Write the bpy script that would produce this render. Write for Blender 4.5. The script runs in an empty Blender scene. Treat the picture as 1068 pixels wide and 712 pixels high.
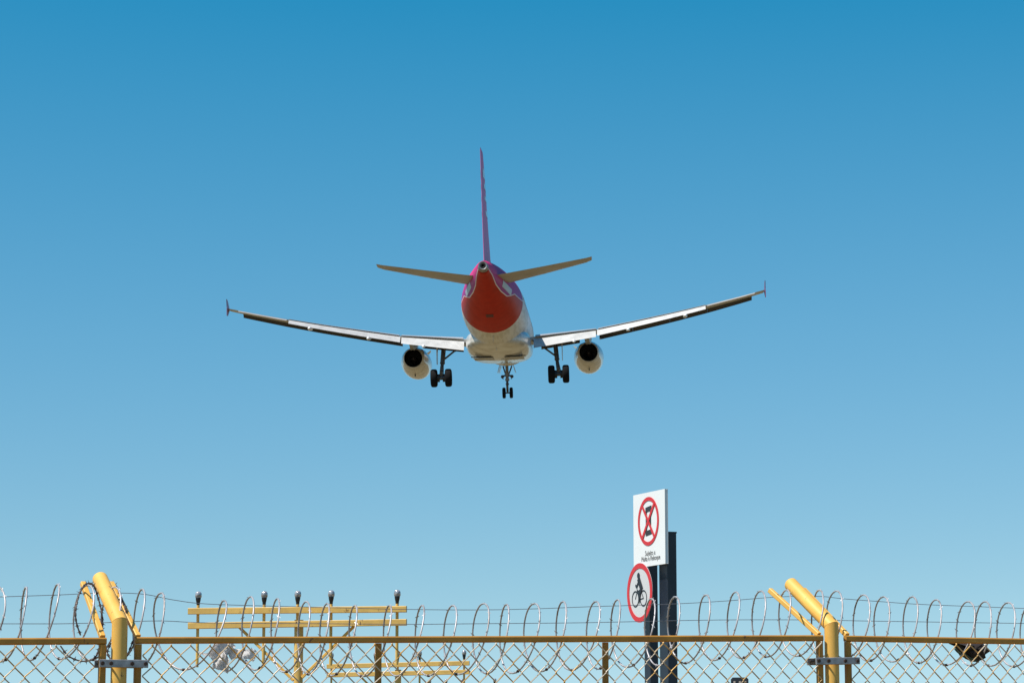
import bpy, bmesh, math, random
from math import sin, cos, pi, radians, sqrt, atan
from mathutils import Vector, Matrix
random.seed(7)
S = bpy.context.scene
COL = S.collection

# ------------------------------------------------------------------ camera
F = 2690.0; EYE = 1.70; PITCH = atan((777 - 356) / F)
cd = bpy.data.cameras.new('camera'); cam = bpy.data.objects.new('camera', cd); COL.objects.link(cam)
cd.sensor_width = 36; cd.lens = 36 * F / 1068; cd.clip_end = 20000; cd.clip_start = 0.1
cam.location = (0, 0, EYE); cam.rotation_euler = (pi / 2 + PITCH, 0, 0)
S.camera = cam

# ------------------------------------------------------------------ sky and sun
SUN_EL = radians(60); SH = Vector((-0.89, -0.455)).normalized()
EXPO = 0.32
w = bpy.data.worlds.new('World'); S.world = w; w.use_nodes = True
nt = w.node_tree; bg = nt.nodes['Background']
sky = nt.nodes.new('ShaderNodeTexSky'); sky.sky_type = 'NISHITA'; sky.sun_disc = False
sky.sun_elevation = SUN_EL; sky.sun_rotation = math.atan2(SH.x, SH.y) % (2 * pi)
sky.air_density = 1.0; sky.dust_density = 0.0; sky.ozone_density = 1.5; sky.altitude = 100
sep = nt.nodes.new('ShaderNodeSeparateColor'); com = nt.nodes.new('ShaderNodeCombineColor')
nt.links.new(sky.outputs[0], sep.inputs[0])
SKY_M = ((1.272, -0.801, 0.629, -2.653), (1.494, -1.131, 0.970, -1.182), (2.000, -2.216, 1.669, 0.335))   # colour response of the photograph: rows give R, G, B
for i in range(3):
    acc = None
    for k in range(3):
        a = nt.nodes.new('ShaderNodeMath'); a.operation = 'MULTIPLY_ADD'; a.inputs[1].default_value = SKY_M[i][k]
        nt.links.new(sep.outputs[k], a.inputs[0])
        if acc is None: a.inputs[2].default_value = SKY_M[i][3]
        else: nt.links.new(acc, a.inputs[2])
        acc = a.outputs[0]
    b = nt.nodes.new('ShaderNodeMath'); b.operation = 'MAXIMUM'; c = nt.nodes.new('ShaderNodeMath'); c.operation = 'MULTIPLY'; c.inputs[1].default_value = .12
    nt.links.new(acc, b.inputs[0]); nt.links.new(sep.outputs[i], c.inputs[0]); nt.links.new(c.outputs[0], b.inputs[1]); nt.links.new(b.outputs[0], com.inputs[i])
nt.links.new(com.outputs[0], bg.inputs[0]); bg.inputs[1].default_value = 0.10 / 2 ** EXPO
sd = bpy.data.lights.new('sun', 'SUN'); sun = bpy.data.objects.new('sun', sd); COL.objects.link(sun)
sd.energy = 5.0; sd.angle = radians(0.53); sd.color = (1, 0.95, 0.87)
sv = Vector((SH.x * cos(SUN_EL), SH.y * cos(SUN_EL), sin(SUN_EL)))
sun.rotation_euler = sv.to_track_quat('Z', 'Y').to_euler()
sun.location = (-30, -20, 60)
S.view_settings.view_transform = 'Standard'; S.view_settings.look = 'None'
S.view_settings.gamma = 1; S.view_settings.exposure = EXPO; S.view_settings.use_curve_mapping = False

# ------------------------------------------------------------------ helpers
def ray(px, py):
    xc = (px - 534) / F; zc = (356 - py) / F
    return Vector((xc, cos(PITCH) - zc * sin(PITCH), sin(PITCH) + zc * cos(PITCH)))
def at(px, py, Y):
    d = ray(px, py); return Vector((0, 0, EYE)) + d * (Y / d.y)

class MB:
    def __init__(s): s.v = []; s.f = []; s.m = []; s.mi = 0
    def face(s, idx): s.f.append(tuple(idx)); s.m.append(s.mi)
    def grid(s, rings, close=True, cap0=False, cap1=False):
        b = len(s.v); n = len(rings[0])
        for r in rings: s.v += [Vector(p) for p in r]
        for i in range(len(rings) - 1):
            for j in range(n if close else n - 1):
                k = (j + 1) % n
                s.face((b + i * n + j, b + i * n + k, b + (i + 1) * n + k, b + (i + 1) * n + j))
        if cap0: s.face([b + j for j in range(n)][::-1])
        if cap1: s.face([b + (len(rings) - 1) * n + j for j in range(n)])
        return s
    def tube(s, path, r, n=8, cap=True, up=None):
        path = [Vector(p) for p in path]; rings = []
        rr = r if isinstance(r, (list, tuple)) else [r] * len(path)
        t0 = (path[1] - path[0]).normalized()
        a = Vector(up) if up else (Vector((0, 0, 1)) if abs(t0.z) < .9 else Vector((0, 1, 0)))
        u = (a - t0 * a.dot(t0)).normalized()
        for i, p in enumerate(path):
            t = (path[min(i + 1, len(path) - 1)] - path[max(i - 1, 0)]).normalized()
            u = (u - t * u.dot(t)).normalized(); w_ = t.cross(u)
            rings.append([p + (u * cos(2 * pi * (k + .5) / n) + w_ * sin(2 * pi * (k + .5) / n)) * rr[i] for k in range(n)])
        return s.grid(rings, True, cap, cap)
    def rect(s, path, w_, h, up=(0, 0, 1), bev=.15):
        # rectangular bar with bevelled edges along the path; w_ sideways, h along up
        path = [Vector(p) for p in path]; rings = []; up = Vector(up); c = bev * min(w_, h)
        for i, p in enumerate(path):
            t = (path[min(i + 1, len(path) - 1)] - path[max(i - 1, 0)]).normalized()
            u = (up - t * up.dot(t)).normalized(); q = t.cross(u)
            a, b = w_ / 2, h / 2
            pts = [(-a + c, -b), (a - c, -b), (a, -b + c), (a, b - c), (a - c, b), (-a + c, b), (-a, b - c), (-a, -b + c)]
            rings.append([p + q * x + u * y for x, y in pts])
        return s.grid(rings, True, True, True)
    def box(s, c, sz, rot=None, bev=.1):
        c = Vector(c); X, Y, Z = [Vector(v) for v in ((1, 0, 0), (0, 1, 0), (0, 0, 1))]
        if rot is not None: X, Y, Z = rot @ X, rot @ Y, rot @ Z
        return s.rect([c - Y * sz[1] / 2, c + Y * sz[1] / 2], sz[0], sz[2], Z, bev)
    def prism(s, pts, d):
        pts = [Vector(p) for p in pts]; d = Vector(d)
        return s.grid([pts, [p + d for p in pts]], True, True, True)
    def sphere(s, c, r, n=12, m=8, sc=(1, 1, 1)):
        c = Vector(c); rings = []
        for i in range(m + 1):
            a = pi * i / m; rr = max(sin(a), .001)
            rings.append([c + Vector((r * sc[0] * rr * cos(2 * pi * k / n), r * sc[1] * rr * sin(2 * pi * k / n), r * sc[2] * cos(a))) for k in range(n)])
        return s.grid(rings, True, True, True)
    def lathe(s, prof, c, ax, n=32, caps=True):
        c = Vector(c); ax = Vector(ax).normalized()
        a = Vector((0, 0, 1)) if abs(ax.z) < .9 else Vector((1, 0, 0))
        u = (a - ax * a.dot(ax)).normalized(); v = ax.cross(u)
        return s.grid([[c + ax * d + (u * cos(2 * pi * k / n) + v * sin(2 * pi * k / n)) * max(r, .0005) for k in range(n)] for d, r in prof], True, caps, caps)
    def build(s, name, mats, parent=None, inv=None, smooth=35, kind=None):
        me = bpy.data.meshes.new(name)
        vs = [inv @ v for v in s.v] if inv is not None else s.v
        me.from_pydata([tuple(v) for v in vs], [], s.f)
        mats = mats if isinstance(mats, (list, tuple)) else [mats]
        for m in mats: me.materials.append(m)
        for p, mi in zip(me.polygons, s.m): p.material_index = mi
        bm = bmesh.new(); bm.from_mesh(me); bmesh.ops.recalc_face_normals(bm, faces=bm.faces); bm.to_mesh(me); bm.free()
        if smooth:
            me.shade_smooth(); me.set_sharp_from_angle(angle=radians(smooth))
        o = bpy.data.objects.new(name, me); COL.objects.link(o)
        if parent: o.parent = parent
        if kind: o['kind'] = kind
        return o

INV = {}
def thing(name, label, cat, loc, group=None, M=None):
    o = bpy.data.objects.new(name, None); COL.objects.link(o); o.empty_display_size = .2
    if M is None: M = Matrix.Translation(Vector(loc))
    o.matrix_world = M; INV[o] = M.inverted()
    o['label'] = label; o['category'] = cat
    if group: o['group'] = group
    return o
def part(mb, name, mat, t, sub=None, **k):
    """mesh in world coordinates, made a part of thing t (or a sub-part of part sub)"""
    return mb.build(name, mat, sub or t, INV[t], **k)

def mat(name, col, rough=.5, metal=0., noise=0., nscale=5., spec=.5, bump=0., col2=None, coord='Object', ndetail=4, coat=0., thr=None, wear=0.):
    m = bpy.data.materials.new(name); m.use_nodes = True; n = m.node_tree.nodes; l = m.node_tree.links
    p = n['Principled BSDF']; p.inputs['Roughness'].default_value = rough; p.inputs['Metallic'].default_value = metal
    p.inputs['Specular IOR Level'].default_value = spec; p.inputs['Coat Weight'].default_value = coat
    p.inputs['Base Color'].default_value = (*col, 1)
    if noise or col2 or bump or wear:
        tc = n.new('ShaderNodeTexCoord'); nz = n.new('ShaderNodeTexNoise'); nz.inputs['Scale'].default_value = nscale; nz.inputs['Detail'].default_value = ndetail
        l.new(tc.outputs[coord], nz.inputs['Vector'])
        rp = n.new('ShaderNodeValToRGB'); lo, hi = thr or (.3, .7)
        rp.color_ramp.elements[0].position = lo; rp.color_ramp.elements[1].position = hi
        c2 = col2 or tuple(c * (1 - noise) for c in col)
        rp.color_ramp.elements[0].color = (*c2, 1); rp.color_ramp.elements[1].color = (*col, 1)
        l.new(nz.outputs[0], rp.inputs[0]); l.new(rp.outputs[0], p.inputs['Base Color'])
        if wear:
            n2 = n.new('ShaderNodeTexNoise'); n2.inputs['Scale'].default_value = 16 if wear < 2 else 5; n2.inputs['Detail'].default_value = 8; n2.inputs['Roughness'].default_value = .7; mp = n.new('ShaderNodeMapping'); mp.inputs['Scale'].default_value = (2, 2, .8)
            l.new(tc.outputs[coord], mp.inputs[0]); l.new(mp.outputs[0], n2.inputs['Vector'])
            r2_ = n.new('ShaderNodeMapRange'); r2_.inputs[1].default_value = .63; r2_.inputs[2].default_value = .68; l.new(n2.outputs[0], r2_.inputs[0])
            mx = n.new('ShaderNodeMix'); mx.data_type = 'RGBA'; l.new(r2_.outputs[0], mx.inputs[0]); l.new(rp.outputs[0], mx.inputs[6]); mx.inputs[7].default_value = (.13, .055, .02, 1)
            l.new(mx.outputs[2], p.inputs['Base Color'])
        if bump:
            b = n.new('ShaderNodeBump'); b.inputs['Strength'].default_value = bump; b.inputs['Distance'].default_value = .01
            l.new(nz.outputs[0], b.inputs['Height']); l.new(b.outputs[0], p.inputs['Normal'])
    return m

YEL = mat('yellow_paint', (.80, .47, .10), .5, nscale=9, col2=(.72, .38, .07), bump=.15, wear=1)
FRM = mat('frame_shaded_yellow_paint', (.46, .215, .024), .55, nscale=9, col2=(.34, .145, .015), bump=.15, wear=1)  # same yellow paint as the arms, with the shade of the frame faces darkened in
YEL2 = mat('yellow_light_bar_paint', (.76, .47, .12), .5, noise=.25, nscale=4, bump=.1, wear=2)
GALV = mat('galvanised', (.50, .50, .52), .42, .55, noise=.3, nscale=30)
CLAMP = mat('clamp_steel', (.42, .41, .42), .45, .45, noise=.45, nscale=30)
WIRE = mat('fence_wire_paint', (.60, .49, .36), .5, .1, nscale=7, col2=(.60, .32, .06), thr=(.38, .52))
RAZOR = mat('razor_wire_steel', (.46, .43, .43), .5, .4, nscale=14, col2=(.26, .22, .20), thr=(.3, .5))
LINE = mat('line_wire', (.22, .22, .24), .5, .5)
NAVY = mat('navy_post_paint', (.014, .020, .034), .38, noise=.3, nscale=6)
BOLT = mat('rusty_bolt', (.09, .05, .035), .7, .3, noise=.4, nscale=60)

# ------------------------------------------------------------------ ground
g = MB(); n = 64; rad = [0, 6, 14, 30, 60, 120, 250, 500, 1000, 2500, 6000, 12000]
g.grid([[(r * cos(2 * pi * k / n), r * sin(2 * pi * k / n), 0) for k in range(n)] for r in rad[1:]], True, True)
gm = mat('dry_grass', (.19, .125, .055), .9, nscale=.12, col2=(.115, .10, .04), ndetail=8, bump=.6)
go = g.build('ground', gm, smooth=None, kind='structure')

# ------------------------------------------------------------------ fence geometry
TH = radians(23); FT = Vector((cos(TH), sin(TH), 0)); FN = Vector((-sin(TH), cos(TH), 0)); D0 = 12.0
def fence_at(px, py, back=0.0):
    """point of the fence plane (pushed back metres along its normal) seen at a photo position"""
    d = ray(px, py); o = Vector((0, 0, EYE)); p0 = Vector((0, D0, 0)) + FN * back
    return o + d * ((p0 - o).dot(FN) / d.dot(FN))
def s_of(p): return Vector((p.x, p.y - D0, 0)).dot(FT)
def SP(s, back, z): v = Vector((0, D0, 0)) + FT * s + FN * back; v.z = z; return v

pz = lambda px, py: (s_of(fence_at(px, py)), fence_at(px, py).z)
# rail centre heights at the corners of the three panels in view (z of the rail centre)
sA0, zA0 = pz(0, 668.5); sA1, zA1 = pz(107, 668)
sB0, zB0 = pz(144, 667.5); sB1, zB1 = pz(854.5, 665)
sC0, zC0 = pz(884, 665.5); sC1, zC1 = pz(1068, 668.5)
PL = .030
W_P = 3.30
sA_l = sA1 - W_P; zA_l = zA1 + (zA0 - zA1) * (sA_l - sA1) / (sA0 - sA1)
sC_r = sC0 + W_P; zC_r = zC0 + (zC1 - zC0) * (sC_r - sC0) / (sC1 - sC0)

PITCHM = .0855
def chain_mesh(s0, z0, s1, z1, zb):
    """woven zigzag wires; neighbouring wires hook round each other at every node"""
    mb = MB(); h = PITCHM / 2
    rnd = random.Random(int(s0 * 100) + 5)
    k0 = math.ceil(s0 / h - .4); k1 = math.floor(s1 / h - .6)
    rows = int((max(z0, z1) - zb) / h) + 1
    for k in range(k0, k1 + 1):
        pts = []
        for j in range(rows + 1):
            zt = z0 + (z1 - z0) * ((k * h - s0) / (s1 - s0))
            z = zt - .006 - j * h * 1.04
            if z < zb: break
            side = 1 if (j + k) % 2 else -1
            sx = (k + .5) * h + side * (h / 2 + .0022)
            sx += .0022 * sin(z * 9 + k * .7) + rnd.uniform(-.001, .001)
            z += rnd.uniform(-.001, .001)
            b = side * .0032 - .019
            pts.append(SP(sx - side * .0030, b - side * .002, z + .0034))
            pts.append(SP(sx, b, z))
            pts.append(SP(sx - side * .0030, b - side * .004, z - .0034))
        if len(pts) > 3: mb.tube(pts, .0030, 6)
    return mb

def panel(s0, z0, s1, z1, label, studs, armL, armR, name='chain_link_panel'):
    t = thing(name, label, 'fence panel', SP((s0 + s1) / 2, 0, 0), 'yellow framed chain link panels')
    zb = .12; w_ = PL
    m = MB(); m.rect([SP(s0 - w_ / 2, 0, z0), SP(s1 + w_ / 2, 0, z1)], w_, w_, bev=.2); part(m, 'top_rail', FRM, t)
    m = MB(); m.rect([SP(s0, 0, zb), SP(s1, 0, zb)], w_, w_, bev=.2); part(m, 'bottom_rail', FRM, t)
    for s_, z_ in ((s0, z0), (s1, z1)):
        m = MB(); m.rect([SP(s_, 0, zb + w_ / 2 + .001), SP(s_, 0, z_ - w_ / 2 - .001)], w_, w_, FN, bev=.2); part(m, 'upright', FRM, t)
    for s_ in studs:
        z_ = z0 + (z1 - z0) * (s_ - s0) / (s1 - s0)
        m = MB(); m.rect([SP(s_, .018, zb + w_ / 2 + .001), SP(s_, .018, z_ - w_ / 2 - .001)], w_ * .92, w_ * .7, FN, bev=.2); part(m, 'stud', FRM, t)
    part(chain_mesh(s0 + w_ / 2, z0 - w_ / 2, s1 - w_ / 2, z1 - w_ / 2, zb + w_ / 2), 'wire_mesh', WIRE, t)
    for (a, b) in (armL, armR):
        if a is None: continue
        m = MB(); m.rect([a, b], .024, .024, bev=.12); part(m, 'arm', YEL, t)
    return t
ARMB = .337
def armpts(s, z, end): # from the frame corner up to a photo-located end
    return (SP(s, .004, z + PL / 2 + .001), end)
arm_dir = Vector((0, 0, .285)) + FN * .335
def aend(s, z): return SP(s, .004, z + PL / 2) + arm_dir
eAl = fence_at(86.5, 608, .30); eBl = fence_at(116, 608, .30); eBr = fence_at(803, 615, .30); eCl = fence_at(838, 614.5, .30)
panel(sA_l, zA_l, sA1, zA1, 'chain link panel with mustard frame left of the left bent post', [],
      (SP(sA_l, .004, zA_l + .016), aend(sA_l, zA_l)), armpts(sA1, zA1, eAl))
stA = [pz(396, 680)[0], pz(633, 680)[0]]
panel(sB0, zB0, sB1, zB1, 'long chain link panel with mustard frame between the two bent posts', stA, armpts(sB0, zB0, eBl), armpts(sB1, zB1, eBr))
panel(sC0, zC0, sC_r, zC_r, 'chain link panel right of the right bent post, dark rag behind its mesh', [],
      armpts(sC0, zC0, eCl), (SP(sC_r, .004, zC_r + .016), aend(sC_r, zC_r)))

def post(jx, jy, tx, ty, r, label, clampy):
    J = fence_at(jx, jy, 0.0); T = fence_at(tx, ty, ARMB)
    t = thing('fence_post', label, 'fence post', (J.x, J.y, 0), 'bent yellow fence posts')
    m = MB(); ax = (T - J).normalized(); n_ = 28
    # mitred elbow: the vertical tube and the arm share one oblique ring
    up = Vector((0, 0, 1)); nb = (up + ax).normalized(); side = up.cross(ax).normalized(); fr = side.cross(up)
    base = []; mit = []; arm0 = []; arm1 = []; cap = []
    for k in range(n_):
        a = 2 * pi * k / n_; o_ = side * cos(a) * r + fr * sin(a) * r
        base.append(Vector((J.x, J.y, 0)) + o_)
        q = J + o_; mit.append(q + up * (-(q - J).dot(nb) / up.dot(nb)))
    m.grid([base, mit], True, True, False); part(m, 'upright', YEL, t)
    m = MB()
    e = [p + nb * .0012 for p in mit]
    fr2 = side.cross(ax)
    L = (T - J).length
    def ring(d, rr): return [J + ax * d + side * cos(2 * pi * k / n_) * rr + fr2 * sin(2 * pi * k / n_) * rr for k in range(n_)]
    m.grid([e, ring(L, r), ring(L + .004, r * .985), ring(L + .010, r * .86), ring(L + .013, r * .6), ring(L + .014, .001)], True, False, True); part(m, 'slanted_arm', YEL, t, smooth=45)
    m = MB(); m.lathe([(0, r * 1.1), (.008, r * 1.13), (.012, r * 1.02)], J - up * .012 + up * 0, up, 28)
    zc = fence_at(jx, clampy).z; c = SP(s_of(J), 0, zc)
    return t, c
def clampbar(t, c, sL, sR, r, tilt=0.0):
    m = MB()
    # flat strap in front of and behind the post, bolted through both frames
    for b in (-(r + .0055), r + .0055):
        m.rect([SP(sL, b * 1.09, c.z - tilt), SP(sR, b * 1.09, c.z + tilt)], .011, .034, bev=.2)
    k = part(m, 'clamp_strap', CLAMP, t)
    for s_ in (sL + .012, s_of(c) - r - .012, s_of(c) + r + .012, sR - .012):
        m = MB(); m.lathe([(-r - .02, .001), (-r - .02, .009), (-r - .0085, .0095), (-r - .0085, .004), (r + .0085, .004), (r + .0085, .0095), (r + .02, .009), (r + .02, .001)], SP(s_, 0, c.z + tilt * (s_ - s_of(c)) * 4), FN, 6)
        part(m, 'bolt', BOLT, t, sub=k, smooth=20)
RP = .0345
tL, cL = post(125, 648.5, 104.5, 603.5, RP, 'thick mustard fence post with steep cream arm, leftmost post in view', 691.8)
clampbar(tL, cL, sA1 - .022, sB0 + .035, RP)
tR, cR = post(867, 652.5, 825, 609, RP, 'thick mustard fence post leaning its arm far to the left, right of the signs', 689)
clampbar(tR, cR, sB1 - .045, sC0 + .038, RP, .003)

# ------------------------------------------------------------------ line wires
def smooth_path(P, n=8):
    out = []
    for i in range(len(P) - 1):
        p0 = P[max(i - 1, 0)]; p1 = P[i]; p2 = P[i + 1]; p3 = P[min(i + 2, len(P) - 1)]
        for k in range(n):
            t = k / n
            out.append(.5 * ((2 * p1) + (-p0 + p2) * t + (2 * p0 - 5 * p1 + 4 * p2 - p3) * t * t + (-p0 + 3 * p1 - 3 * p2 + p3) * t ** 3))
    out.append(P[-1]); return out
def line(name, label, pts, back, r=.0016):
    P = [fence_at(x, y, back) for x, y in pts]
    P = [P[0] + (P[0] - P[1]).normalized() * 2.2] + P + [P[-1] + (P[-1] - P[-2]).normalized() * 2.6]
    m = MB(); m.tube(smooth_path(P), r, 5); o = m.build(name, LINE, smooth=60)
    o['label'] = label; o['category'] = 'wire'; o['group'] = 'straight wires above the fence'
line('tension_wire', 'upper thin grey wire sagging between the arms through the tops of the coils',
     [(0, 622), (60, 620), (105, 618), (148, 619), (180, 625), (211, 629), (262, 631), (340, 633), (423, 635), (500, 635.5), (555, 634.5), (620, 632), (655, 631), (710, 629), (760, 626), (812, 622), (855, 621.5), (880, 624), (920, 627), (965, 630), (1068, 634)], .27)
line('tension_wire', 'lower thin grey wire running level through the middle of the coils',
     [(0, 650), (60, 650), (105, 649), (165, 647), (218, 649), (345, 650), (430, 650.5), (490, 650), (600, 649), (650, 648), (750, 646), (855, 646), (900, 647), (1060, 649.5)], .11)

# ------------------------------------------------------------------ razor wire coil
tops = [(27, 612), (60, 609), (91, 610), (119, 612), (148, 614), (168, 618), (233, 626), (261, 622), (289, 624), (319, 627), (341, 629), (370, 631), (406, 631), (440, 631), (472, 631), (504, 629), (528, 630), (557, 629), (587, 627), (621, 627), (644, 625), (679, 624), (704, 622), (736, 620), (767, 617), (793, 616), (820, 615), (854, 615), (872, 616), (900, 620), (921, 622), (951, 622), (976, 625), (1009, 627), (1027, 627), (1051, 628), (1075, 629)]
wid = [3, 8, 27, 26, 12, 14, 9, 15, 9, 15, 11, 9, 8, 9, 16, 22, 10, 22, 12, 17, 11, 13, 16, 14, 15, 18, 15, 14, 22, 22, 21, 19, 18, 24, 21, 24, 22]
CB = .175
loops = []
for (x, y), wv in zip(tops, wid):
    T = fence_at(x, y, CB); scale = F / T.y
    loops.append([s_of(T - FN * CB), T.z, wv / scale])
ds = .135
for k in range(1, 17):
    loops.insert(0, [loops[0][0] - ds, loops[0][1] + .002 * (k % 3 - 1), .1 + .05 * (k % 2)]); loops.append([loops[-1][0] + ds, loops[-1][1] + .002 * (k % 3 - 1), .1 + .05 * (k % 2)])
rr_ = random.Random(3)
R0 = .162
path = []; wob = []
NL = 40
lean = [rr_.uniform(-.03, .03) for _ in loops]; yawj = [rr_.uniform(-.05, .05) for _ in loops]
def lp(i, key): return loops[i][key]
pts = []
nL = len(loops)
for i in range(nL - 1):
    for k in range(NL):
        u = k / NL; a = 2 * pi * u
        e = u * u * (3 - 2 * u)
        # the strand leaves the top towards the front (camera) and comes back round
        s0_, s1_ = loops[i][0], loops[i + 1][0]
        # order of travel: right-to-left helix, so traverse from right loop to left loop
        s_ = s1_ + (s0_ - s1_) * e
        zt = loops[i + 1][1] + (loops[i][1] - loops[i + 1][1]) * e
        wv = loops[i + 1][2] + (loops[i][2] - loops[i + 1][2]) * e
        # yaw of the loop so that the arch shows the right opening
        view = (SP(s_, CB, 1.9) - Vector((0, 0, EYE))); view.z = 0; view.normalize()
        p_ = (s1_ - s0_)
        need = (wv * .40 + p_ * .10) / R0
        need = max(-.2, min(.75, need))
        # shift along the fence required of the front strand
        base = view.x * FN.y - view.y * FN.x   # sideways picture component of FN
        # picture sideways offset of (-FN*R + FT*q): want need*R
        lat = Vector((view.y, -view.x, 0))
        q = (need * R0 + FN.dot(lat) * R0) / FT.dot(lat)
        le = lean[i + 1] + (lean[i] - lean[i + 1]) * e
        off = FT * (q * sin(a)) - FN * (R0 * sin(a))
        off += FT * (R0 * (cos(a) - 1) * (.11 + le))
        P = SP(s_, CB, zt - R0 + R0 * cos(a)) + off
        pts.append((i, u, P))
# chain segments: loop i+1 .. loop i ; concatenate from the right end to the left
seq = []
for i in reversed(range(nL - 1)):
    seq += [p for (j, u, p) in pts if j == i]
ci = thing('razor_wire_coil', 'long coil of galvanised razor wire lying on the slanted arms above the fence', 'razor wire', SP(0, CB, 2.1))
mb_ = MB(); mb_.tube(seq, .0040, 7)
for i in range(3, len(seq) - 3, 2):
    p = seq[i]; t = (seq[i + 1] - seq[i - 1]).normalized()
    a = Vector((rr_.uniform(-1, 1), rr_.uniform(-1, 1), rr_.uniform(-1, 1))); u = (a - t * a.dot(t)).normalized(); v = t.cross(u)
    for sg in (-1, 1):
        b = p + u * sg * .003; tip = p + u * sg * .011 + t * sg * .009
        k0 = len(mb_.v); mb_.v += [b - t * .004, b + t * .004 + v * .0008, b - v * .001, tip]
        for f_ in ((0, 1, 3), (1, 2, 3), (2, 0, 3), (0, 2, 1)): mb_.face([k0 + q for q in f_])
part(mb_, 'coil_strand', RAZOR, ci, smooth=60)
# clips where strands are clamped together near the bottom
for i in range(len(loops) - 1):
    j = (nL - 2 - i) * NL + int(NL * (.46 + .08 * rr_.random()))
    if j < len(seq) - 2:
        t = (seq[j + 1] - seq[j - 1]).normalized(); mc = MB(); mc.tube([seq[j] - t * .009, seq[j] - t * .004, seq[j] + t * .004, seq[j] + t * .009], [.005, .0072, .0072, .005], 6); part(mc, 'clip', BOLT, ci, smooth=None)

# loose barbed strand wound round the left arm
tw = thing('barbed_strand', 'rusty dark barbed strand tangled around the left bent post arm', 'barbed wire', fence_at(110, 650, .12))
def strand(P, r=.0034):
    q = smooth_path(P, 7); m = MB(); m.tube(q, r, 6); b = m
    for i in range(2, len(q) - 2, 3):
        t = (q[i + 1] - q[i - 1]).normalized(); a = Vector((rr_.uniform(-1, 1), rr_.uniform(-1, 1), rr_.uniform(-1, 1))); u = (a - t * a.dot(t)).normalized()
        b.tube([q[i] - u * .016, q[i], q[i] + u * .016], [.0006, .003, .0006], 4)
        b.tube([q[i] - t * .006, q[i] + t * .006], .0052, 5)
    return m, b
RUST = mat('rusty_barbed_wire', (.20, .16, .15), .6, .4, nscale=40, col2=(.07, .04, .03))
P1 = [fence_at(x, y, b) for x, y, b in ((84, 662, .02), (79.5, 648, .01), (79, 635, .02), (82, 621, .06), (87, 611, .14), (93, 608, .2), (98, 611, .24), (102, 622, .24), (106, 638, .2), (107, 652, .14), (105, 665, .1), (103, 677, .1), (98, 686, .12), (86, 689, .14), (72, 684, .15), (63, 673, .16))]
a_, b_ = strand(P1); part(a_, 'strand', RUST, tw)
P2 = [fence_at(x, y, b) for x, y, b in ((114, 608.5, .36), (119, 609, .3), (124, 616, .22), (128, 627, .16), (131.5, 636, .12), (131, 642, .12), (126, 634, .17), (121, 626, .22), (117, 618, .28))]
a_, b_ = strand(P2, .003); part(a_, 'strand', RUST, tw)
P3 = [fence_at(x, y, b) for x, y, b in ((139, 667, .1), (134, 680, .08), (128, 690, .1), (118, 689, .14), (112, 680, .16), (116, 670, .16))]
a_, b_ = strand(P3, .003); part(a_, 'strand', RUST, tw)

# ------------------------------------------------------------------ rag and plastic caught in the coil
def crumple(cx, cy, back, outline, thick, seed, jit, rings=7):
    """closed crumpled shell inside an outline given in photo offsets, thick in depth"""
    rnd = random.Random(seed); n_ = len(outline); c = fence_at(cx, cy, back); sc = c.y / F
    X = FT; m = MB(); R = []
    for i in range(rings + 1):
        a = pi * i / rings; k = max(sin(a), .02); d = -cos(a) * thick
        R.append([c + X * ((ox * k + rnd.uniform(-jit, jit)) * sc / cos(TH)) + Vector((0, 0, (-oy * k + rnd.uniform(-jit, jit)) * sc)) + FN * (d + rnd.uniform(-1, 1) * thick * .25) for ox, oy in outline])
    m.grid(R, True, True, True); return m
ragm = mat('dark_cloth', (.030, .020, .018), .8, noise=.5, nscale=20)
out = [(-24, -8), (-12, -8), (2, -8), (12, -8), (16, -7), (18, -4), (22, 1), (18, 6), (17, 10), (9, 13), (1, 12), (-8, 7), (-12, 0), (-14, -6)]
m = crumple(1010, 677, .10, out, .055, 4, 1.0)
rg = thing('rag', 'dark brown crumpled rag hanging in the coil behind the right mesh', 'rag', fence_at(1010, 690, .10))
part(m, 'cloth', ragm, rg, smooth=25)
m = MB(); m.tube(smooth_path([fence_at(x, y, .06) for x, y in ((996, 676), (1000, 680), (1006, 682), (1012, 686), (1019, 689))], 4), .006, 5); part(m, 'seam', mat('green_seam', (.05, .07, .04), .7), rg)
pm = mat('torn_plastic', (.88, .87, .87), .4, noise=.06, nscale=25)
_n = pm.node_tree.nodes; _l = pm.node_tree.links; _t = _n.new('ShaderNodeBsdfTranslucent'); _t.inputs[0].default_value = (.9, .88, .87, 1)
_m = _n.new('ShaderNodeMixShader'); _m.inputs[0].default_value = .65; _l.new(_n['Principled BSDF'].outputs[0], _m.inputs[1]); _l.new(_t.outputs[0], _m.inputs[2]); _l.new(_m.outputs[0], _n['Material Output'].inputs[0])
# a torn film: wrinkled, ragged sheet draped over the strands
def film(pts_rows, back, seed):
    """rows of photo points give a ragged sheet; wrinkles push it in and out"""
    rnd = random.Random(seed); m = MB(); R = []
    for r_ in pts_rows:
        q = [Vector((x, y, 0)) for x, y in r_]; q = smooth_path(q, 4)
        R.append(q)
    n_ = min(len(r) for r in R); R = [r[:n_] for r in R]; R2 = []
    for i in range(len(R) - 1):
        for k in range(3):
            t = k / 3; R2.append([a.lerp(b, t) for a, b in zip(R[i], R[i + 1])])
    R2.append(R[-1])
    fr = [[fence_at(p.x + rnd.uniform(-.5, .5), p.y + rnd.uniform(-.5, .5), back + .014 * sin(j * .9 + i * .8) + rnd.uniform(-.004, .004)) for j, p in enumerate(r)] for i, r in enumerate(R2)]
    m.grid(fr, False)
    bk = [[p + FN * .0012 for p in r] for r in fr]
    m.grid(bk, False); return m
pl = thing('plastic_bag', 'torn white plastic bag snagged in the coil behind the mesh near the light bar', 'plastic bag', fence_at(243, 690, .12))
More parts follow.
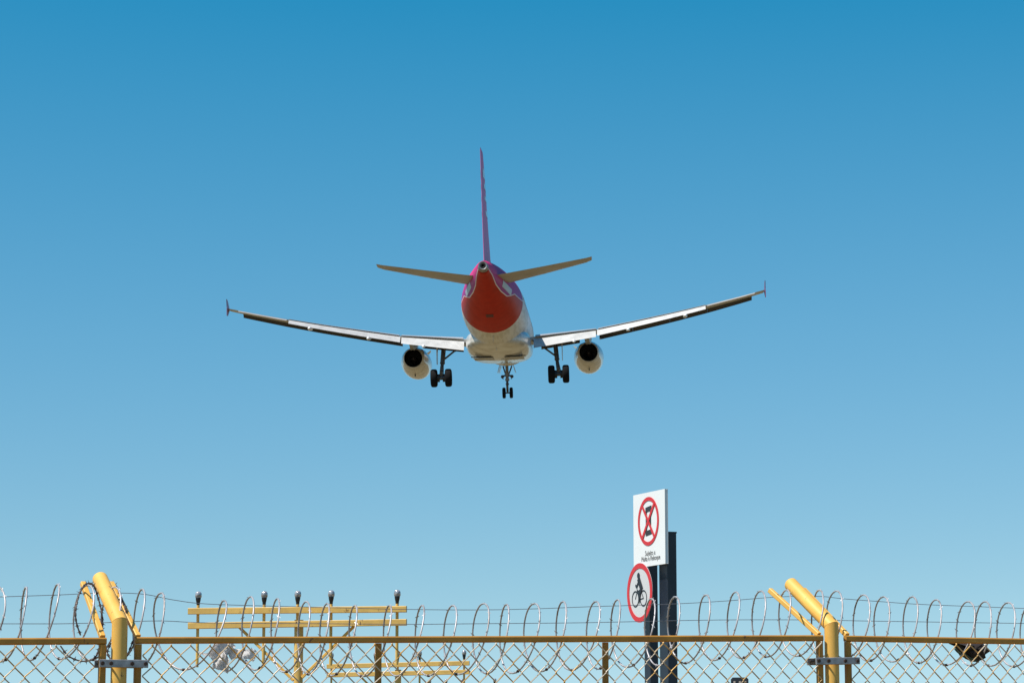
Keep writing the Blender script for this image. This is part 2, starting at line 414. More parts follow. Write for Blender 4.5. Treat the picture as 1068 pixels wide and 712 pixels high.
m = film([[(228, 664), (231, 664), (235, 664), (239, 664)], [(216, 682), (224, 674), (236, 672), (246, 674)], [(222, 688), (228, 683), (236, 680), (241, 680)], [(221, 697), (226, 696), (224, 690), (229, 689)]], .12, 1)
part(m, 'torn_sheet', pm, pl, smooth=20)
m = film([[(236, 668), (243, 675), (253, 677), (262, 676)], [(237, 678), (245, 681), (254, 682), (268, 683)], [(241, 688), (246, 686), (258, 687), (264, 690)]], .13, 2)
part(m, 'torn_sheet', pm, pl, smooth=20)
m = film([[(228, 684), (232, 680), (237, 683), (239, 688)], [(224, 691), (230, 692), (235, 694), (239, 695)], [(226, 698), (231, 699), (236, 701), (237, 702)]], .10, 3)
part(m, 'torn_sheet', pm, pl, smooth=20)

for A_, B_, C_, wv in (((262, 676), (268, 680), (271, 688), 1.4), (((222, 680)), (214, 682), (207, 679), 1.6), ((250, 684), (256, 690), (262, 694), 1.3)):
    m = MB(); q_ = smooth_path([Vector((*A_, 0)), Vector((*B_, 0)), Vector((*C_, 0))], 5)
    top_ = [fence_at(p.x, p.y - wv * (1 - i / len(q_) * .6), .12 + .01 * sin(i)) for i, p in enumerate(q_)]; bot_ = [fence_at(p.x, p.y + wv * (1 - i / len(q_) * .6), .12 + .01 * cos(i * 1.3)) for i, p in enumerate(q_)]
    m.grid([top_, bot_], False); m.grid([[p + FN * .001 for p in top_], [p + FN * .001 for p in bot_]], False); part(m, 'torn_ribbon', pm, pl, smooth=20)

# ------------------------------------------------------------------ signs
A_S = radians(67.7); SU = Vector((cos(A_S), -sin(A_S), 0)); SN = Vector((-sin(A_S), -cos(A_S), 0)); UP = Vector((0, 0, 1))
near = at(693.6, 548, 20.5)
WHT = mat('white_sign_paint', (.80, .80, .79), .35, noise=.05, nscale=3)
GRYF = mat('reflective_grey_white', (.62, .62, .62), .45, noise=.08, nscale=6)
REDP = mat('red_sign_paint', (.62, .018, .018), .35)
BLK = mat('black_sign_paint', (.015, .015, .018), .4)
W_B = .594; ztop = at(693.6, 509.5, 20.5).z; zbot = at(693.6, 587.5, 20.5).z
Cb = Vector((near.x, near.y, 0)) - SU * (W_B / 2); Cb.z = (ztop + zbot) / 2; Hb = ztop - zbot
TILT = .0
def B(u, v, d=0.0, C=None): C = C or Cb; return C + SU * u + UP * v + SN * d
PB = Vector((at(698, 600, 20.6).x, 20.6, 0))
sb = thing('parking_sign', 'square white sign with red crossed ring above two lines of text, on navy posts', 'road sign', B(0, -Hb / 2), None)
m = MB(); m.prism([B(-W_B / 2, -Hb / 2, 0), B(W_B / 2, -Hb / 2, 0), B(W_B / 2, Hb / 2, 0), B(-W_B / 2, Hb / 2, 0)], -SN * .003)
face = part(m, 'sign_face', WHT, sb)
m = MB()  # folded rim
e = .028
for (a, b) in (((-W_B / 2, -Hb / 2), (W_B / 2, -Hb / 2)), ((W_B / 2, -Hb / 2), (W_B / 2, Hb / 2)), ((W_B / 2, Hb / 2), (-W_B / 2, Hb / 2)), ((-W_B / 2, Hb / 2), (-W_B / 2, -Hb / 2))):
    cx = (a[0] + b[0]) / 2; cy = (a[1] + b[1]) / 2
    off = Vector((cx, cy)); off = off / off.length * .0015
    P = [B(a[0] * 1.0 - off.x, a[1] - off.y, -.0035), B(b[0] - off.x, b[1] - off.y, -.0035), B(b[0] - off.x, b[1] - off.y, -e), B(a[0] - off.x, a[1] - off.y, -e)]
    m.prism(P, (SU * off.x + UP * off.y) * -1)
part(m, 'folded_rim', WHT, sb, smooth=None)
def ring_mesh(C, ro, ri, d0, d1, n_=56):
    m = MB(); P = []
    for r_, d in ((ri, d0), (ro, d0), (ro, d1), (ri, d1)):
        P.append([C + SU * (r_ * cos(2 * pi * k / n_)) + UP * (r_ * sin(2 * pi * k / n_)) + SN * d for k in range(n_)])
    P.append(P[0]); m.grid(P, True); return m
RC = B(-.008, .064); ro = .196
m = ring_mesh(RC, ro, ro - .030, .0015, .004); part(m, 'prohibition_ring', REDP, sb, sub=face, smooth=None)
m = MB()
for sg in (-1, 1):
    a = Vector((.118 * sg, .138)); b = -a; h = Vector((a.y, -a.x)).normalized() * .0135
    q = [a + h, b + h, b - h, a - h]; m.prism([RC + SU * p.x + UP * p.y + SN * (.0045 + .001 * (sg > 0)) for p in q], SN * .001)
part(m, 'prohibition_cross', REDP, sb, sub=face, smooth=None)
m = MB()
def r2(C, x0, y0, x1, y1, d=.0017, t=.0015, sk=0): m.prism([C + SU * x + UP * (y + sk * x) + SN * d for x, y in ((x0, y0), (x1, y0), (x1, y1), (x0, y1))], SN * t)
r2(RC, -.052, .078, .058, .118, sk=.1); r2(RC, -.050, -.112, .060, -.072, sk=.1)
r2(RC, -.048, -.030, -.028, .078); r2(RC, .030, -.030, .050, .078); r2(RC, -.040, -.072, -.026, -.02); r2(RC, .034, -.072, .048, -.02)
r2(RC, -.028, -.02, .030, .012)
part(m, 'tow_pictogram', mat('pictogram_charcoal', (.03, .03, .032), .5), sb, sub=face, smooth=None)
def text(body, C, size, matl, t, sub, name='lettering', sx=1.0):
    cu = bpy.data.curves.new(name, 'FONT'); cu.body = body; cu.size = size; cu.align_x = 'CENTER'; cu.align_y = 'CENTER'; cu.extrude = .0008; cu.offset = 0
    o = bpy.data.objects.new(name, cu); COL.objects.link(o)
    dg = bpy.context.evaluated_depsgraph_get(); me = bpy.data.meshes.new_from_object(o.evaluated_get(dg)); bpy.data.objects.remove(o); me.name = name
    for v in me.vertices:
        v.co = INV[t] @ (C + SU * v.co.x * sx + UP * v.co.y + SN * (.0018 + v.co.z))
    me.materials.clear(); me.materials.append(matl)
    o = bpy.data.objects.new(name, me); COL.objects.link(o); o.parent = sub; return o
TXT = mat('lettering_charcoal', (.22, .22, .22), .5)
text('Sujeito a', B(.02, -.193), .056, TXT, sb, face)
text('Multa e Reboque', B(.03, -.236), .056, TXT, sb, face, sx=.92)

# cycling sign
DC = at(669.6, 617.8, 20.93); rd = 61.5 / 2 * 20.93 / F
DC = DC + SN * .02
bs = thing('bicycle_sign', 'round red rimmed sign with a black cyclist, below the square sign', 'road sign', DC - UP * rd)
disc = MB(); disc.lathe([(-.003, rd - .004), (-.003, rd), (0, rd), (0, .0)], DC, SN, 64); dsc = part(disc, 'sign_disc', GRYF, bs, smooth=20)
m = ring_mesh(DC, rd, rd - .042, .001, .0035); part(m, 'red_rim', REDP, bs, sub=dsc, smooth=None)
def st(C, P, w_, d=.002, mb=None):
    for i in range(len(P) - 1):
        a = Vector(P[i]); b = Vector(P[i + 1]); dd = (b - a).normalized(); h = Vector((dd.y, -dd.x)) * w_ / 2; a = a - dd * w_ * .3; b = b + dd * w_ * .3
        mb.prism([C + SU * p.x + UP * p.y + SN * (d + i * .0004) for p in (a + h, b + h, b - h, a - h)], SN * .0008)
m = MB()
for cx in (-.080, .072):
    P = []
    CC = DC + SU * cx + UP * -.047
    for r_, d in ((.056, .002), (.066, .002), (.066, .003), (.056, .003)):
        P.append([CC + SU * (r_ * cos(2 * pi * k / 28)) + UP * (r_ * sin(2 * pi * k / 28)) + SN * d for k in range(28)])
    P.append(P[0]); m.grid(P, True)
st(DC, [(-.080, -.047), (-.045, .02), (.03, .01), (-.005, -.055), (-.045, .02)], .008, mb=m)
st(DC, [(.072, -.047), (.03, .012), (.04, .03)], .008, mb=m); st(DC, [(-.005, -.055), (.072, -.047)], .008, mb=m)
st(DC, [(-.045, .02), (-.052, .045), (-.07, .05)], .009, mb=m)
part(m, 'bicycle_drawing', BLK, bs, sub=dsc, smooth=None)
m = MB()
hc = DC + SU * -.018 + UP * .138; m.lathe([(.002, 0.0), (.002, .025), (.0032, .025), (.0032, 0.)], hc, SN, 20)
st(DC, [(-.01, .105), (.036, .035)], .052, .0035, m)      # torso
st(DC, [(-.012, .095), (-.045, .055), (-.068, .062)], .017, .0045, m)
st(DC, [(.036, .03), (-.012, .0), (-.002, -.062)], .024, .005, m)
st(DC, [(.036, .03), (.01, -.03), (-.01, -.075)], .016, .006, m)
part(m, 'rider_drawing', BLK, bs, sub=dsc, smooth=None)
m = MB(); m.rect([DC + UP * .1 - SN * .013 - SU * .1, DC + UP * .1 - SN * .013 + SU * .16], .012, .03, UP); part(m, 'bracket', GALV, bs); m = MB(); m.rect([DC - UP * .14 - SN * .013 - SU * .1, DC - UP * .14 - SN * .013 + SU * .1], .012, .03, UP)
part(m, 'bracket', GALV, bs)

# posts
def sign_post(corner, wu, wn, top, label):
    t = thing('sign_post', label, 'sign post', (corner.x, corner.y, 0), 'navy sign posts')
    c = corner - SU * wu / 2 - SN * wn / 2
    X = MB(); X.rect([Vector((c.x, c.y, 0)), Vector((c.x, c.y, top))], wu, wn, SN, .06); part(X, 'column', NAVY, t)
    m = MB(); m.rect([Vector((c.x, c.y, top + .0005)), Vector((c.x, c.y, top + .012))], wu + .008, wn + .008, SN, .06); part(m, 'cap', NAVY, t)
    for z in (.02,):
        m = MB(); m.rect([Vector((c.x, c.y, .0)), Vector((c.x, c.y, .02))], wu + .12, wn + .12, SN, .02); part(m, 'base_plate', NAVY, t)
    return t
cr = at(696, 600, 20.62); sign_post(cr, .155, .085, at(698, 555.5, 20.62).z, 'dark navy square post right of the pair, taller visible top beside the white sign')
cl = at(677.8, 640, 21.1); sign_post(cl, .112, .074, at(680, 562, 21.1).z, 'dark navy square post left of the pair, behind the round bicycle sign')
# ------------------------------------------------------------------ approach light bars
GLS = mat('lamp_glass', (.55, .55, .58), .15, .3, noise=.6, nscale=25)
BLKM = mat('black_lamp_housing', (.012, .012, .014), .45)
def light_bar(Y, lamps, beams, x0, x1, lampy, post_x, post_w, zdrop, label, lampgroup=None, braces=()):
    k = Y / F; YAW = .22
    def at(px, py, YY): return globals()['at'](px, py, YY - (px - post_x) * k * YAW)
    base = at(post_x, 700, Y); t = thing('approach_light_bar', label, 'approach lights', (base.x, Y, 0), 'yellow approach light bars')
    hb = .115 if Y < 60 else .125
    for (ya, yb) in beams:
        m = MB(); m.rect([at(x0, ya, Y), at(x1, yb, Y)], .07, hb, bev=.12); part(m, 'beam', YEL2, t)
    (ya, yb) = beams[-1]
    zt = at(post_x, ya + (yb - ya) * (post_x - x0) / (x1 - x0) - 3.0, Y).z
    bx = at(post_x, 700, Y).x
    m = MB(); m.tube([(bx, Y + .14, 0), (bx, Y + .14, zt + .03)], post_w * k / 2, 20); part(m, 'post', YEL2, t)
    for (a, b) in braces:
        A = at(a[0], a[1], Y + .1); Bq = at(b[0], b[1], Y + .1); m = MB(); m.rect([A, Bq], .04, .05); part(m, 'brace', YEL, t)
    for i, lx in enumerate(lamps):
        ly = lampy[0] + (lampy[1] - lampy[0]) * i / (len(lamps) - 1)
        f_ = (lx - x0) / (x1 - x0)
        top = at(lx, ly, Y - .06); zb2 = at(lx, beams[-1][0] + (beams[-1][1] - beams[-1][0]) * f_, Y).z - zdrop
        c = Vector((top.x, top.y + .135, top.z))
        m = MB(); m.tube([(c.x, c.y, zb2), (c.x, c.y, c.z - .235)], .028, 10); part(m, 'stem', YEL2, t)
        m = MB(); m.lathe([(-.25, .022), (-.245, .030), (-.20, .034), (-.19, .038), (-.145, .047), (-.12, .049), (-.12, .0)], c, (0, 0, 1), 16); h_ = part(m, 'lamp_housing', BLKM, t)
        m = MB(); m.lathe([(-.119, .048), (-.105, .058), (-.07, .062), (-.035, .058), (-.012, .044), (0, .026), (.004, .0)], c, Vector((0, -.22, 1)), 16); part(m, 'lamp_lens', GLS, t, sub=h_)
    return t
light_bar(47, [206, 275, 310, 345, 414], [(637, 634.8), (652.2, 648.5)], 196.5, 424, (616, 614.3), 310.5, 9.5, .75,
          'nearest and largest yellow light bar with five lamps, highest above the fence rail', braces=(((249, 653), (306, 709)), ((371, 651), (315, 706))))
light_bar(71.4, [345.5, 391.5, 414.8, 437.6, 484], [(694.5, 691), (703.5, 700.2)], 341, 489.5, (680, 677.5), 415, 6.5, .5,
          'middle yellow light bar seen through the mesh right of the nearest one', braces=(((374, 703), (412, 741)), ((456, 701), (418, 739))))
light_bar(96, [414, 448, 465, 482, 516], [(719, 717), (725.5, 723.5)], 409, 521, (708.5, 706.8), 465.5, 5, .4,
          'farthest and lowest yellow light bar, only its lamp tops in view', braces=(((436, 725), (463, 752)), ((495, 724), (468, 751))))

# small equipment box on its pole
eb = thing('equipment_panel', 'small dark panel with pale cells low behind the mesh right of the navy posts', 'equipment panel', (at(771, 700, 60).x, 60, 0))
c = at(771.5, 716, 60); m = MB(); m.box((c.x, 60, c.z), (.40, .10, .44)); bx = part(m, 'case', mat('dark_case', (.03, .035, .045), .5, noise=.4, nscale=8), eb)
PC = mat('pale_cell', (.5, .42, .35), .5)
for i in (-1, 0, 1):
    for j in (0, 1):
        m = MB(); m.box((c.x + i * .125, 59.948, c.z + .10 - j * .17), (.045, .012, .07)); part(m, 'pale_cell', PC, eb, sub=bx)
m = MB(); m.tube([(c.x, 60, 0), (c.x, 60, c.z - .225)], .04, 12); part(m, 'pole', GALV, eb)

# ------------------------------------------------------------------ aircraft
q = (-0.890911, 164.645304, 28.903854, 0.0372654, 0.0662603, -0.0285534)
ch, sh = cos(q[3]), sin(q[3]); cp_, sp_ = cos(q[4]), sin(q[4]); cb, sb_ = cos(q[5]), sin(q[5])
Rz = Matrix(((ch, sh, 0), (-sh, ch, 0), (0, 0, 1))); Rx = Matrix(((1, 0, 0), (0, cp_, -sp_), (0, sp_, cp_))); Ry = Matrix(((cb, 0, sb_), (0, 1, 0), (-sb_, 0, cb)))
MW = Matrix.Translation(Vector(q[:3])) @ (Rz @ Rx @ Ry).to_4x4()
air = thing('airliner', 'pink and white twin engine airliner seen from behind with wheels down, landing', 'airplane', q[:3], M=MW)
def P(s, y, z): return Vector((y, 17.7 - s, z))
def ap(mb, name, m, sub=None, **k): return mb.build(name, m, sub or air, **k)

# --- materials
AWH = mat('aircraft_white', (.72, .71, .69), .30, noise=.12, nscale=.9, coat=.3)
AWD = mat('aircraft_white_soiled', (.66, .64, .60), .28, nscale=1.3, col2=(.46, .42, .35), thr=(.36, .6), coat=.4)
AGR = mat('wing_grey', (.50, .50, .50), .4, nscale=1.5, col2=(.36, .35, .33))
ADK = mat('dark_metal', (.035, .035, .038), .5, .3, noise=.4, nscale=6)
AFL = mat('flap_white', (.58, .57, .55), .4, noise=.25, nscale=1.8)
AST = mat('gear_grey', (.12, .12, .125), .45, .3, noise=.5, nscale=5)
TYR = mat('tyre_rubber', (.009, .009, .010), .9, spec=.15)
HUB = mat('wheel_hub', (.3, .3, .3), .5, .4)
NCO = mat('nozzle_dark', (.012, .011, .011), .6, .4)
MAG = mat('fin_magenta', (.66, .025, .17), .4, nscale=.5, col2=(.56, .025, .21))
PUR = mat('fence_purple', (.20, .06, .15), .35)
TPL = mat('tailplane_grey', (.40, .37, .33), .45, nscale=.9, col2=(.30, .27, .23))

def fuselage_mat():
    m = bpy.data.materials.new('fuselage_livery'); m.use_nodes = True; n = m.node_tree.nodes; l = m.node_tree.links
    p = n['Principled BSDF']; p.inputs['Roughness'].default_value = .42; p.inputs['Specular IOR Level'].default_value = .05
    tc = n.new('ShaderNodeTexCoord'); sx = n.new('ShaderNodeSeparateXYZ'); l.new(tc.outputs['Object'], sx.inputs[0])
    def math_(op, a, b=None, c=None):
        k = n.new('ShaderNodeMath'); k.operation = op
        for i, v in enumerate((a, b, c)):
            if v is None: continue
            if isinstance(v, (int, float)): k.inputs[i].default_value = v
            else: l.new(v, k.inputs[i])
        return k.outputs[0]
    st_ = math_('SUBTRACT', 17.7, sx.outputs[1])
    def curve(pts, lo, hi, zlo, zhi):
        t = n.new('ShaderNodeMapRange'); t.inputs[1].default_value = lo; t.inputs[2].default_value = hi; l.new(st_, t.inputs[0])
        r = n.new('ShaderNodeFloatCurve'); c = r.mapping.curves[0]
        q_ = [((s - lo) / (hi - lo), (z - zlo) / (zhi - zlo)) for s, z in pts]
        c.points[0].location = q_[0]; c.points[1].location = q_[-1]
        for a in q_[1:-1]: c.points.new(*a)
        for pt in c.points: pt.handle_type = 'VECTOR'
        r.mapping.update(); l.new(t.outputs[0], r.inputs['Value'])
        return math_('MULTIPLY_ADD', r.outputs[0], zhi - zlo, zlo)
    def step(x, e, w_=.02): # 1 when x > e
        t = n.new('ShaderNodeMapRange'); 
        d = math_('SUBTRACT', x, e); l.new(d, t.inputs[0]); t.inputs[1].default_value = -w_; t.inputs[2].default_value = w_; return t.outputs[0]
    def mix(f, a, b):
        k = n.new('ShaderNodeMix'); k.data_type = 'RGBA'; l.new(f, k.inputs[0])
        for i, v in ((6, a), (7, b)):
            if isinstance(v, tuple): k.inputs[i].default_value = (*v, 1)
            else: l.new(v, k.inputs[i])
        return k.outputs[2]
    z = sx.outputs[2]
    # lower edge of the magenta sides, as a height along the tail
    edge = curve([(26, .25), (27.2, .2), (28.6, .22), (30.0, .30), (30.9, .12), (31.6, .02), (33, .16), (34.5, .42), (36.0, .82), (37.3, 1.06)], 26, 37.3, -2, 2)
    nz = n.new('ShaderNodeTexNoise'); nz.inputs['Scale'].default_value = 1.4; nz.inputs['Detail'].default_value = 6; l.new(tc.outputs['Object'], nz.inputs['Vector'])
    nz.inputs['Scale'].default_value = 2.0
    red = mix(nz.outputs[0], (.34, .012, .003), (.56, .028, .007))
    mp = n.new('ShaderNodeMapping'); mp.inputs['Scale'].default_value = (5, .5, 5); l.new(tc.outputs['Object'], mp.inputs[0])
    nw = n.new('ShaderNodeTexNoise'); nw.inputs['Scale'].default_value = 1; nw.inputs['Detail'].default_value = 5; l.new(mp.outputs[0], nw.inputs['Vector'])
    rw = n.new('ShaderNodeMapRange'); rw.inputs[1].default_value = .36; rw.inputs[2].default_value = .6; l.new(nw.outputs[0], rw.inputs[0])
    white = mix(rw.outputs[0], (.58, .55, .49), (.72, .70, .67))
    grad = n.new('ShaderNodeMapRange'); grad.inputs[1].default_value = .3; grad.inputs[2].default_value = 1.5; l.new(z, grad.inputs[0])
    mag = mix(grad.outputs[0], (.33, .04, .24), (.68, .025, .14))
    up = step(z, edge, .015)
    e2 = math_('SUBTRACT', edge, .05); line_ = step(z, e2, .015)
    tail = mix(line_, red, (.75, .68, .66)); tail = mix(up, tail, mag)
    # forward edge of the painted tail, slanting forward towards the top
    fe = math_('MULTIPLY_ADD', z, -.25, 26.6)
    tm = step(st_, fe, .02)
    c = mix(tm, white, tail)
    l.new(c, p.inputs['Base Color'])
    return m
FUS = fuselage_mat()
# --- fuselage
prof = [(0.02, -.47, .03, .03), (.3, -.45, .42, .40), (.9, -.40, .82, .80), (1.8, -.27, 1.22, 1.22), (3, -.12, 1.6, 1.64), (4.3, -.03, 1.85, 1.92), (5.8, 0, 1.965, 2.055), (7, 0, 1.975, 2.07), (12, 0, 1.975, 2.07), (18, 0, 1.975, 2.07), (23.2, 0, 1.975, 2.07), (24.6, .03, 1.965, 2.04), (26, .09, 1.92, 1.975), (27, .16, 1.86, 1.895), (28, .25, 1.77, 1.79), (29, .34, 1.66, 1.68), (30, .45, 1.53, 1.55), (31, .56, 1.37, 1.41), (32, .67, 1.20, 1.26), (33, .77, 1.02, 1.10), (34, .87, .84, .93), (35, .96, .67, .76), (36, 1.04, .50, .58), (36.8, 1.09, .37, .43), (37.1, 1.105, .325, .37)]
from bisect import bisect
def psec(s):
    i = min(max(bisect([q_[0] for q_ in prof], s) - 1, 0), len(prof) - 2); a, b = prof[i], prof[i + 1]; t = (s - a[0]) / (b[0] - a[0])
    # catmull-rom
    p0 = prof[max(i - 1, 0)]; p3 = prof[min(i + 2, len(prof) - 1)]
    return [a[k] + (b[k] - a[k]) * t for k in (1, 2, 3)]
m = MB(); R = []; N = 72
for s, zc, hw, hh in prof: R.append([P(s, hw * sin(2 * pi * k / N), zc + hh * cos(2 * pi * k / N)) for k in range(N)])
m.grid(R, True, True, True); fus = ap(m, 'fuselage', FUS)
# APU nozzle
ax = Vector((0, -1, .13)).normalized()
m = MB(); c0 = P(37.1, 0, 1.105); m.lathe([(-.02, .315), (.12, .30), (.36, .265), (.42, .235), (.40, .17), (.1, .15), (.0, .02)], c0, ax, 28); ap(m, 'tail_pipe', mat('pipe_metal', (.33, .32, .31), .4, .6, noise=.4, nscale=9), sub=fus)
m = MB(); m.lathe([(.30, .172), (.405, .168), (.41, .10), (.3, .02)], c0, ax, 20); ap(m, 'pipe_opening', NCO, sub=fus)
# small things under the tail: drain mast, panel, antenna
m = MB(); zb_ = lambda s: psec(s)[0] - psec(s)[2]
m.prism([P(30.1, -.22, zb_(30.1) - .012), P(30.1, .22, zb_(30.1) - .012), P(30.6, .22, zb_(30.6) - .012), P(30.6, -.22, zb_(30.6) - .012)], (0, 0, .02)); 
ap(m, 'outflow_panel', mat('outflow_dark', (.10, .012, .008), .6), sub=fus, smooth=None)
for s, h in ((21.5, .32), (26.0, .35), (8.5, .32)):
    m = MB(); zz = zb_(s); m.prism([P(s, -.015, zz + .03), P(s + .45, -.015, zz + .03), P(s + .55, -.015, zz - h), P(s + .38, -.015, zz - h)], (.03, 0, 0)); ap(m, 'blade_antenna', AWD, sub=fus, smooth=None)
# tail cut-out plates round the stabiliser roots, cabin windows
for sg in (-1, 1):
    m = MB(); R = []
    for s in (30.9, 31.5, 32.1, 32.7, 33.3):
        zc, hw, hh = psec(s); row = []
        for k in range(5):
            z = .10 + (s - 31) * .13 + k * .09; th = max(-1, min(1, (z - zc) / hh)); y = hw * sqrt(max(0, 1 - th * th)) + .012
            row.append(P(s, sg * y, z))
        R.append(row)
    m.grid(R, False); R2 = [[v - Vector((sg * .02, 0, 0)) for v in r] for r in R]; m.grid(R2, False); ap(m, 'stabiliser_seal', mat('seal_grey_%s' % ('left' if sg < 0 else 'right'), (.38, .42, .47), .4), sub=fus)
CGL = mat('cabin_glass', (.02, .025, .03), .1)
for sg in (-1, 1):
    for k in range(38):
        s = 6.2 + k * .535
        if s > 25.9: break
        z = .52; y = 1.975 * sqrt(1 - (z / 2.07) ** 2) + .006
        wn_ = MB(); wn_.grid([[P(s + .115 * cos(a), sg * (y - (.002 if i else 0) - (.165 * sin(a)) * .25 * (1 if sin(a) > 0 else .9)), z + .165 * sin(a)) for a in [2 * pi * j / 12 for j in range(12)]] for i in (0, 1)], True, True, False); ap(wn_, 'cabin_window', CGL, sub=fus)

# belly fairing (superellipse sections)
def sup(s, hw, top, bot, n_=48, ex=3.0):
    zc = (top + bot) / 2; hh = (top - bot) / 2; out = []
    for k in range(n_):
        a = 2 * pi * k / n_; c, d = sin(a), cos(a)
        out.append(P(s, hw * math.copysign(abs(c) ** (2 / ex), c), zc + hh * math.copysign(abs(d) ** (2 / ex), d)))
    return out
m = MB(); m.grid([sup(10.6, .9, -1.2, -2.05), sup(11.2, 1.6, -.9, -2.22), sup(12.2, 1.98, -.75, -2.42), sup(13.6, 2.08, -.7, -2.52), sup(17, 2.10, -.7, -2.54), sup(19.2, 2.06, -.75, -2.50), sup(20.6, 1.92, -.9, -2.36), sup(21.8, 1.6, -1.1, -2.2), sup(22.8, 1.0, -1.4, -2.07), sup(23.3, .4, -1.7, -2.03)], True, True, True)
bf = ap(m, 'belly_fairing', AWD)
m = MB()
for sg in (-1, 1): m.box(P(17.9, sg * .98, -2.552), (1.25, 2.0, .02))
ap(m, 'wheel_bay_door', mat('bay_door', (.36, .33, .28), .4, noise=.3, nscale=2), sub=bf, smooth=None)
m = MB()
for sg in (-1, 1): m.box(P(19.2, sg * 1.1, -2.515), (1.3, .09, .05))
ap(m, 'belly_vent', ADK, sub=bf)

# --- wing
def lerp(a, b, t): return a + (b - a) * t
ws = [  # y, LE s, TE s (clean), z of chord line, thickness
    (1.4, 11.55, 18.45, -1.26, .98), (2.3, 12.05, 18.45, -1.20, .90), (4.4, 13.25, 18.4, -1.03, .66), (6.4, 14.35, 18.38, -.87, .50), (9.0, 15.72, 19.15, -.50, .40), (11.5, 17.02, 19.9, -.12, .33), (13.6, 18.1, 20.52, .24, .28), (15.4, 19.05, 21.05, .58, .23), (16.6, 19.7, 21.4, .82, .19), (17.0, 20.05, 21.5, .90, .15)]
def wat(y):
    i = 0
    while i < len(ws) - 2 and ws[i + 1][0] < y: i += 1
    t = (y - ws[i][0]) / (ws[i + 1][0] - ws[i][0]); return [lerp(ws[i][k], ws[i + 1][k], t) for k in range(5)]
def airfoil(n_=10, cut=1.0):
    up = []; lo = []
    for i in range(n_ + 1):
        x = cut * (1 - cos(pi * i / n_ / 1.0)) / 2
        yt = 5 * (.2969 * sqrt(x) - .126 * x - .3516 * x * x + .2843 * x ** 3 - .1015 * x ** 4)
        up.append((x, yt * .62)); lo.append((x, -yt * .38 - .0))
    return up[::-1] + lo[1:]
def foil_ring(y, sg, cut, tw=0.0, dz=0., ds=0.):
    yy, le, te, z, th = wat(y); c = te - le; out = []
    inc = .04 - .06 * (y / 17)      # incidence less washout
    for x, t in airfoil(10, cut): out.append(P(le + x * c + ds, sg * y, z + t * th * 1.0 + (.45 - x) * c * inc + dz))
    return out
